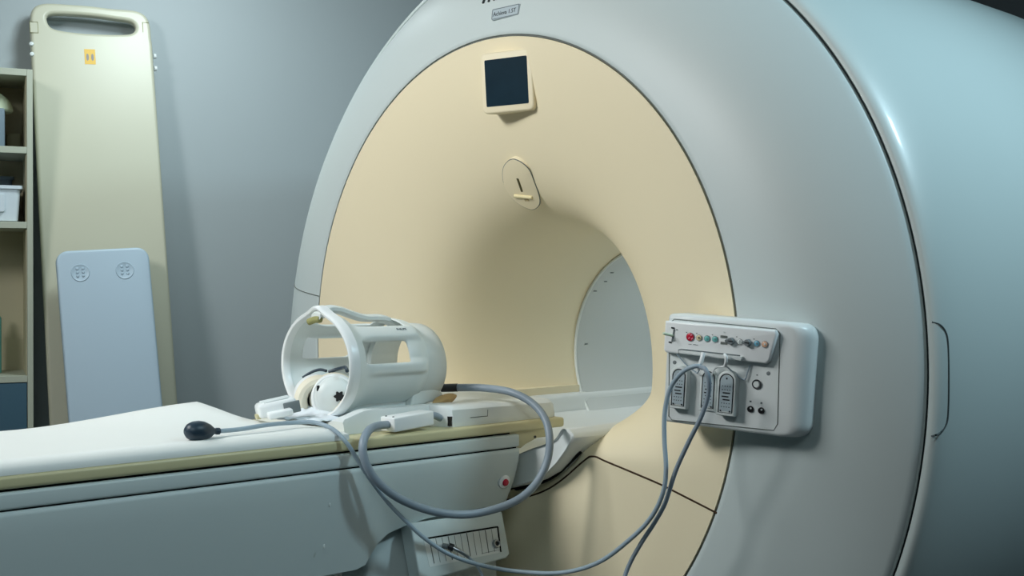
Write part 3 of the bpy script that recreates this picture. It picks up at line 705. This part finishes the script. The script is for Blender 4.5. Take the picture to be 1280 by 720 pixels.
# ------------------------------------------------------------------ coil cable with its box
cc = thing('coil_cable', 'thick grey coil cable looping over the table side to a white box', 'cable', (.2, -.38, -.105))
lp = [at_x(556, 485, .07), at_x(575, 484.5, .10), at_x(605, 485, .15), at_x(638, 490, .22), at_x(664, 503, .27), at_x(681, 523, .31), at_x(687, 548, .335), at_x(684, 576, .34), at_x(671, 603, .335), at_x(650, 623, .325), at_x(620, 636, .31),
      at_x(585, 643, .295), at_x(550, 641, .283), at_x(516, 631, .275), at_x(488, 616, .272), at_x(466, 595, .265), at_x(455, 572, .258), at_x(454, 553, .25), at_x(461, 538, .235), at_x(472, 532.5, .215), at_x(484, 531, .195)]
obj('cable', tube(spline(lp, 8), .0084, 14), 'cable', cc)
obj('strain_relief', tube([at_x(552, 485, .065), at_x(572, 484.5, .096)], .0092, 14), 'dark', cc)
bxc = at_x(509.5, 526.5, .188); bu_ = V((-.10, .99, .05)).normalized(); bw_ = Z.cross(bu_).normalized(); bw_ = bw_ if bw_.x > 0 else -bw_; bz_ = bw_.cross(bu_); bz_ = bz_ if bz_.z > 0 else -bz_
def mbx(a, b, c, s): return (bxc + bu_ * a + bw_ * b + bz_ * c)
jb = obj('junction_box', box(bxc + bz_ * .001, (.110, .044, .030), (bu_, bw_, bz_), .0035), 'bright', cc)
for a, b in ((-.049, -.010), (-.049, .012)):
    obj('box_screw', lathe([(0, .001), (.0022, .001), (.0022, -.001)], bxc + bu_ * a + bw_ * b + bz_ * .0163, bz_, 10), 'dark', jb)
obj('cable_tail', tube(spline([bxc + bu_ * .052, bxc + bu_ * .075 + bz_ * .002, V((.170, -.268, -.092))], 5), .0075, 12), 'cable', cc)

# ------------------------------------------------------------------ squeeze bulb and its tube running to the panel
sb = thing('squeeze_bulb', 'navy rubber squeeze bulb on the mat with a grey tube to the panel', 'squeeze bulb', tuple(at_x(253, 550, .17)))
b0, b1 = at_x(232, 539, .182), at_x(272, 539, .170); bd = (b1 - b0).normalized(); bl = (b1 - b0).length
bprof = [(0, 0), (.008, .0015), (.0135, .007), (.0172, .016), (.0185, .027), (.0172, .038), (.013, .050), (.008, .058), (.0055, .062), (.0055, .066), (.0062, .067), (.0062, .073), (.004, .074)]
k = bl / .070; obj('bulb', lathe([(r * k * 1.02, hh * k) for r, hh in bprof], b0, bd, 32), 'navy', sb)
def dep(px, py, pz): return CAM + ray(px, py) * pz
def dxx(px, py, x): return (at_x(px, py, x) - CAM).dot(cF)
tp = [b1 + bd * (.002), at_x(300, 536.5, .165), at_x(335, 531, .160), at_x(365, 528.5, .150), at_x(392, 528, .170), at_x(415, 536, .205), at_x(432, 552, .232), at_x(446, 573, .240), at_x(462, 598, .245),
      at_x(484, 627, .250), at_x(506, 650, .258), at_x(531, 673, .272), at_x(562, 693, .29), at_x(600, 706, .31), at_y(645, 714, -.22), at_y(700, 716, -.20), at_y(748, 703, -.185), at_y(790, 672, -.175), at_y(815, 645, -.172), at_y(829, 615, -.172),
      at_y(832.5, 585, -.17), at_y(830.5, 550, -.165), at_y(831, 515, -.160), at_y(838, 485, -.155), at_y(852, 466, -.150), at_y(866, 458.5, -.145), at_y(876, 457.5, -.139)]
obj('tube', tube(spline(tp, 8), .0043, 12), 'bluecable', sb)
# second cable hanging from the hook
sc2 = [at_y(876, 459, -.153), at_y(882, 462, -.156), at_y(886, 475, -.155), at_y(885, 495, -.150), at_y(876, 522, -.153), at_y(862, 550, -.156), at_y(846, 585, -.158), at_y(837, 612, -.158), at_y(830, 632, -.158), at_y(817, 655, -.158), at_y(802, 678, -.160), at_y(788, 703, -.16), at_y(780, 725, -.17), at_y(772, 770, -.19), at_y(768, 860, -.2)]
tag(obj('sensor_cable', tube(spline(sc2, 8), .0043, 12), 'cable', None, base=tuple(sc2[0])), 'grey sensor cable hanging straight down from the white panel hook', 'cable')

# ------------------------------------------------------------------ things along the back wall
# spare patient board leaning on the wall
def lean_board(px_l, px_r, s_tilt, ztop, n_top, n_bot, zref, wid):
    pass
def wallpt(px, py, n): return on_plane(px, py, P0 + wN * n, wN)
def board_frame(bl_, br_, tl_):
    pass
bd = thing('transfer_board', 'tall ivory transfer board with a handle slot leaning against the wall', 'transfer board', tuple(W(.03, .42, FLOOR)))
tc_ = wallpt(114, 8, .10); lowc = wallpt(144, 512, .32)
dirv = (tc_ - lowc).normalized(); 
bu2 = (wU - dirv * wU.dot(dirv)).normalized(); bn2 = bu2.cross(dirv); bn2 = bn2 if bn2.dot(wN) > 0 else -bn2; bv2 = dirv
# extend to the floor
Lb = (tc_.z - FLOOR - .02) / bv2.z; bo = tc_ - bv2 * Lb
hw = .234
bd.location = bo
outer = [(-hw, 0), (hw, 0)] + [(hw - .005, Lb * .5)] + [(hw - .012, Lb - .14)]
top = spline([(hw - .014, Lb - .12, 0), (hw - .020, Lb - .045, 0), (hw - .060, Lb - .008, 0), (hw - .16, Lb - .002, 0), (0, Lb + .004, 0), (-hw + .16, Lb + .006, 0), (-hw + .060, Lb + .004, 0), (-hw + .016, Lb - .03, 0), (-hw + .008, Lb - .12, 0)], 6)
outer += [(p.x, p.y) for p in top]
hole = spline([(hw - .072, Lb - .074, 0), (hw - .090, Lb - .052, 0), (hw - .15, Lb - .044, 0), (0, Lb - .036, 0), (-hw + .12, Lb - .034, 0), (-hw + .078, Lb - .040, 0), (-hw + .070, Lb - .062, 0), (-hw + .088, Lb - .092, 0), (-hw + .15, Lb - .104, 0), (0, Lb - .108, 0), (hw - .13, Lb - .106, 0), (hw - .085, Lb - .098, 0)], 5, True)
hole = [(p.x, p.y) for p in hole]
def holed(outer, hole, O, u, v, n, d0, d1, bev):
    bm = bmesh.new()
    def loop(pts): 
        vs = [bm.verts.new((a, b, 0)) for a, b in pts]; es = [bm.edges.new((vs[i], vs[(i + 1) % len(vs)])) for i in range(len(vs))]; return es
    es = loop(outer) + loop(hole)
    bmesh.ops.triangle_fill(bm, use_beauty=True, use_dissolve=False, edges=es)
    bmesh.ops.dissolve_limit(bm, angle_limit=.01, verts=bm.verts, edges=bm.edges)
    fs = list(bm.faces); r = bmesh.ops.extrude_face_region(bm, geom=fs); up = {x for x in r['geom'] if isinstance(x, bmesh.types.BMVert)}
    for w in bm.verts: w.co.z = d1 if w in up else d0
    bmesh.ops.recalc_face_normals(bm, faces=bm.faces)
    es = [e for e in bm.edges if len(e.link_faces) == 2 and e.calc_face_angle(0) > .9 and abs(e.verts[0].co.z - e.verts[1].co.z) < 1e-6]
    bmesh.ops.bevel(bm, geom=es, offset=bev, segments=4, profile=.5, affect='EDGES', clamp_overlap=True)
    bm.verts.index_update()
    g = ([V(O) + u * w.co.x + v * w.co.y + n * w.co.z for w in bm.verts], [tuple(w.index for w in f.verts) for f in bm.faces]); bm.free(); return g
obj('board_panel', holed(outer, hole, bo, bu2, bv2, bn2, -.045, 0, .014), 'board', bd, angle=60)
def BL(a, b, d=0): return bo + bu2 * a + bv2 * b + bn2 * d
lblc = on_plane(112.5, 71, bo, bn2) - bo; la, lb_ = lblc.dot(bu2), lblc.dot(bv2)
yl_ = obj('yellow_sticker', prism([(la - .020, lb_ - .030), (la + .020, lb_ - .030), (la + .020, lb_ + .030), (la - .020, lb_ + .030)], bo, bu2, bv2, bn2, -.001, .001), 'yellowlabel', bd, smooth=False)
for s in (-1, 1): obj('sticker_figure', prism([(la + s * .009 + .005 * cos(t), lb_ - .002 + .014 * sin(t)) for t in [2 * pi * k / 12 for k in range(12)]], bo, bu2, bv2, bn2, .0005, .0016), 'greyfig', yl_, smooth=False)
for a, b0_, b1_ in ((-hw + .022, Lb - .06, Lb - .14),): 
    obj('strap_clip', prism([(a - .014, Lb - .115), (a + .014, Lb - .115), (a + .014, Lb - .075), (a - .014, Lb - .075)], bo, bu2, bv2, bn2, -.03, .0015, .001, 1, True), 'board', bd)
    obj('clip_outline', tube([BL(a - .014, Lb - .117, .001), BL(a + .014, Lb - .117, .001), BL(a + .014, Lb - .073, .001), BL(a - .014, Lb - .073, .001)], .0012, 6, True), 'olive', bd)
obj('clip_outline', tube([BL(hw - .045, Lb - .095, .001), BL(hw - .045, Lb - .055, .001), BL(hw - .022, Lb - .055, .001)], .0012, 6), 'olive', bd)
for b in (Lb - .185, Lb - .235): obj('side_stud', lathe([(0, .012), (.009, .010), (.011, 0)], BL(hw - .008, b, -.020), bu2, 16), 'white', bd)
for b in (Lb - .16, Lb - .20): obj('side_stud', lathe([(0, .008), (.007, .007), (.009, 0)], BL(-hw + .010, b, -.002), bn2, 16), 'greyp', bd)

for o_ in bd.children:
    if o_.name.startswith('board_panel'):
        wn_ = o_.modifiers.new('weighted', 'WEIGHTED_NORMAL'); wn_.weight = 100; wn_.keep_sharp = True
# smaller pale blue board leaning on it
sbd = thing('small_board', 'pale blue-grey board with two round vents leaning on the ivory board', 'board', (0, 0, 0))
tc3 = wallpt(128, 311, .36); lw3 = wallpt(146, 520, .46)
dv3 = (tc3 - lw3).normalized(); u3 = (wU - dv3 * wU.dot(dv3)).normalized(); n3 = u3.cross(dv3); n3 = n3 if n3.dot(wN) > 0 else -n3
L3 = (tc3.z - FLOOR - .02) / dv3.z; b3 = tc3 - dv3 * L3; sbd.location = b3
h3 = .165
obj('board_panel', prism(rrect(-h3, 0, h3, L3, .045, 8), b3, u3, dv3, n3, -.03, 0, .010, 4), 'pale_blue', sbd)
for px, py in ((100.5, 341), (156, 338)):
    q = on_plane(px, py, b3, n3) - b3; a, b = q.dot(u3), q.dot(dv3)
    vt = obj('vent', lathe([(0, .001), (.028, .001), (.031, .0025), (.033, .0005), (.034, -.002)], b3 + u3 * a + dv3 * b, n3, 28), 'pale_blue', sbd)
    dots = [lathe([(0, .0045), (.004, .004), (.006, .001)], b3 + u3 * (a + dx * .010) + dv3 * (b + dy * .0095), n3, 10) for dx, dy in ((-1, 1.6), (1, 1.6), (-1, .2), (1, .2), (-1, -1.2), (1, -1.2))]
    obj('vent_studs', join(*dots), 'pale_blue', vt)

# shelf unit
sR = (wallpt(44, 200, .34) - P0).dot(wU) - .008; sL = sR - .80; sD = .34
su = thing('shelf_unit', 'open cream shelf unit at the far left with a blue lower door', 'shelf unit', tuple(W((sL + sR) / 2, sD / 2, FLOOR)))
zt = wallpt(20, 85.5, sD).z
obj('side_panel', wbox(sR - .020, sR, .005, sD, FLOOR, zt, .001, 1), 'shelf', su); obj('side_panel', wbox(sL, sL + .020, .005, sD, FLOOR, zt, .001, 1), 'shelf', su)
obj('back_panel', wbox(sL + .02, sR - .02, .005, .015, FLOOR, zt - .002), 'shelfin', su, smooth=False)
lv_ = [zt] + [wallpt(20, q, sD).z for q in (183, 277, 470)]
for i, z in enumerate(lv_): obj('shelf_board', wbox(sL + .018, sR - .0202, .012, sD - .001, z - .024, z, .001, 1), 'shelf', su)
obj('side_lining', wbox(sR - .024, sR - .0205, .015, sD - .012, FLOOR + .05, zt - .025), 'shelfin', su, smooth=False)
obj('door', wbox(sL + .022, sR - .022, sD - .02, sD - .003, FLOOR + .05, lv_[3] - .026, .002), 'bluedoor', su)
obj('plinth', wbox(sL + .02, sR - .02, .02, sD - .02, FLOOR, FLOOR + .05), 'shelf', su, smooth=False)
# white bin on the third level
zb_ = lv_[2]; e = (wallpt(31, 250, sD - .02) - P0).dot(wU) - .012
def bin_(s0, s1, n0, n1, z0, z1, name, m, label, handle=True):
    t = thing(name, label, 'storage bin', tuple(W((s0 + s1) / 2, (n0 + n1) / 2, z0)))
    P = []
    for z, k in ((z0 + .002, .015), (z0 + .004, .010), (z1 - .012, .002), (z1 - .012, -.006), (z1, -.006), (z1, .002), (z1 - .02, .006), (z0 + .01, .016)):
        P.append([W(a, b, z) for a, b in rrect(s0 + k, n0 + k, s1 - k, n1 - k, .02, 4)])
    g = grid(P, False, True); c = len(P[0]); g[1].append(tuple(range(c))); g[1].append(tuple(len(g[0]) - c + i for i in range(c)))
    b = obj('bin_body', g, m, t)
    if handle:
        zc = (z0 + z1) / 2; obj('grip_panel', prism(rrect(s1 - .20, zc - .03, s1 - .055, zc + .035, .008), P0 + wN * n1, wU, Z, wN, -.012, .0015, .001, 1, True), m, t)
    return t
bin_(e - .33, e, .068, sD - .02, zb_, wallpt(20, 232, sD - .02).z, 'storage_bin', 'bin', 'white plastic bin with raised grip on the third shelf')
bin_(e - .40, (wallpt(16, 225, .05) - P0).dot(wU), .026, .055, zb_, wallpt(10, 221, .04).z, 'storage_tray', 'slate', 'slate-blue tray standing behind the white bin', False)
# domed item, top shelf
dm = thing('domed_box', 'mint domed lid on a slate-blue base on the top shelf', 'box', tuple(W(sR - .3, .2, lv_[1])))
e1 = (wallpt(17, 140, .24) - P0).dot(wU); zl = wallpt(5, 136, .24).z; zt1 = wallpt(0, 117, .24).z; z0_ = wallpt(5, 145, .24).z
obj('base', wbox(e1 - .36, e1 - .03, .10, .26, lv_[1] + .001, zl - .0, .006), 'slate', dm)
P = []
for i in range(9):
    t = i / 8 * pi / 2; k = cos(t) ** .6 if i < 8 else 0.02; P.append([W(e1 - .19 + .19 * k * cos(a), .18 + .11 * k * sin(a), zl + (zt1 - zl) * 1.5 * sin(t)) for a in [2 * pi * j / 32 for j in range(32)]])
P = [[W(e1 - .19 + .185 * cos(a), .18 + .105 * sin(a), zl - .006) for a in [2 * pi * j / 32 for j in range(32)]]] + P
g = grid(P, False, True); g[1].append(tuple(range(32))); obj('lid', g, 'mint', dm)
# small folded carton beside it
e2 = (wallpt(26, 172, .1) - P0).dot(wU); zc2 = wallpt(20, 166, .1).z
tag(obj('carton', wbox(e2 - .050, e2, .03, .07, lv_[1] + .001, zc2, .004), mat('clear_carton', (176, 172, 136), .4), None, base=tuple(W(e2 - .04, .09, lv_[1]))), 'small tan carton in the corner of the top shelf', 'carton')
bt = thing('teal_bottle', 'teal bottle at the photo edge above the blue door', 'bottle', tuple(W(sR - .24, .16, lv_[3])))
e4 = (wallpt(2, 395, .16) - P0).dot(wU) - .028; zz = wallpt(1, 388, .16).z
obj('bottle_body', lathe([(0, .001), (.028, .002), (.028, zz - lv_[3] - .03), (.012, zz - lv_[3]), (0, zz - lv_[3])], W(e4, .16, lv_[3]), Z, 20), 'teal', bt)
obj('bottle_cap', lathe([(.013, 0), (.013, .02), (0, .021)], W(e4, .16, zz), Z, 16), 'white', bt)

# ------------------------------------------------------------------ lamps (no fixtures modelled, all out of the frame; the right one is added fill)
def area(name, loc, target, size, power, color=(.86, .96, 1.0), sy=None, spread=180):
    l = bpy.data.lights.new(name, 'AREA'); l.energy = power; l.color = color; l.size = size; l.spread = radians(spread)
    if sy: l.shape = 'RECTANGLE'; l.size_y = sy
    o = bpy.data.objects.new(name, l); bpy.context.scene.collection.objects.link(o); o.location = loc
    o.rotation_euler = (V(target) - V(loc)).to_track_quat('-Z', 'Y').to_euler(); return o
area('ceiling_light_key', (-.55, -2.1, 1.62), (.0, .1, .2), .7, 29, (.95, .99, 1.0))
area('ceiling_light_front', (-.10, -2.6, 1.62), (-.15, 0, .5), .45, 10, (.98, .99, .97), spread=95)
area('ceiling_light_wall', (-1.4, .0, 1.62), (-2.1, .0, .3), .35, 13, (.82, .96, 1.0))
area('ceiling_light_side', (2.0, .55, 1.62), (1.25, .7, .4), .22, 21, (.62, .88, 1.0))
area('fill_light_right', (1.9, -2.1, 1.66), (-.2, -.9, -.2), 1.3, 4.4, (.80, .96, 1.0), spread=70)  # added fill to lift the camera-side faces of table and coil
sp_ = bpy.data.lights.new('spot_lamp', 'POINT'); sp_.energy = 1; sp_.shadow_soft_size = .03; sp_.color = (.8, .95, 1)
spo = bpy.data.objects.new('spot_lamp', sp_); bpy.context.scene.collection.objects.link(spo); spo.location = (2.01, -.309, 1.66)
w = bpy.data.worlds.new('room_world'); bpy.context.scene.world = w; w.use_nodes = True
w.node_tree.nodes['Background'].inputs['Color'].default_value = (.02, .025, .028, 1)
bl_l = bpy.data.lights.new('bore_light', 'AREA'); bl_l.energy = 1.2; bl_l.size = .25; bl_l.size_y = .6; bl_l.shape = 'RECTANGLE'; bl_l.color = (.85, .97, 1)
blo = bpy.data.objects.new('bore_light', bl_l); bpy.context.scene.collection.objects.link(blo); blo.location = (0, 1.0, .28)

# ------------------------------------------------------------------ camera and view
cd = bpy.data.cameras.new('camera'); cam = bpy.data.objects.new('camera', cd); bpy.context.scene.collection.objects.link(cam)
cam.location = CAM; cam.rotation_euler = (pi / 2 + PH, 0, TH); cd.sensor_width = 36; cd.lens = FPX / 1280 * 36; cd.clip_start = .02
s = bpy.context.scene; s.camera = cam
s.view_settings.view_transform = 'Standard'; s.view_settings.look = 'None'; s.view_settings.gamma = 1; s.view_settings.exposure = .16
s.view_settings.use_curve_mapping = False
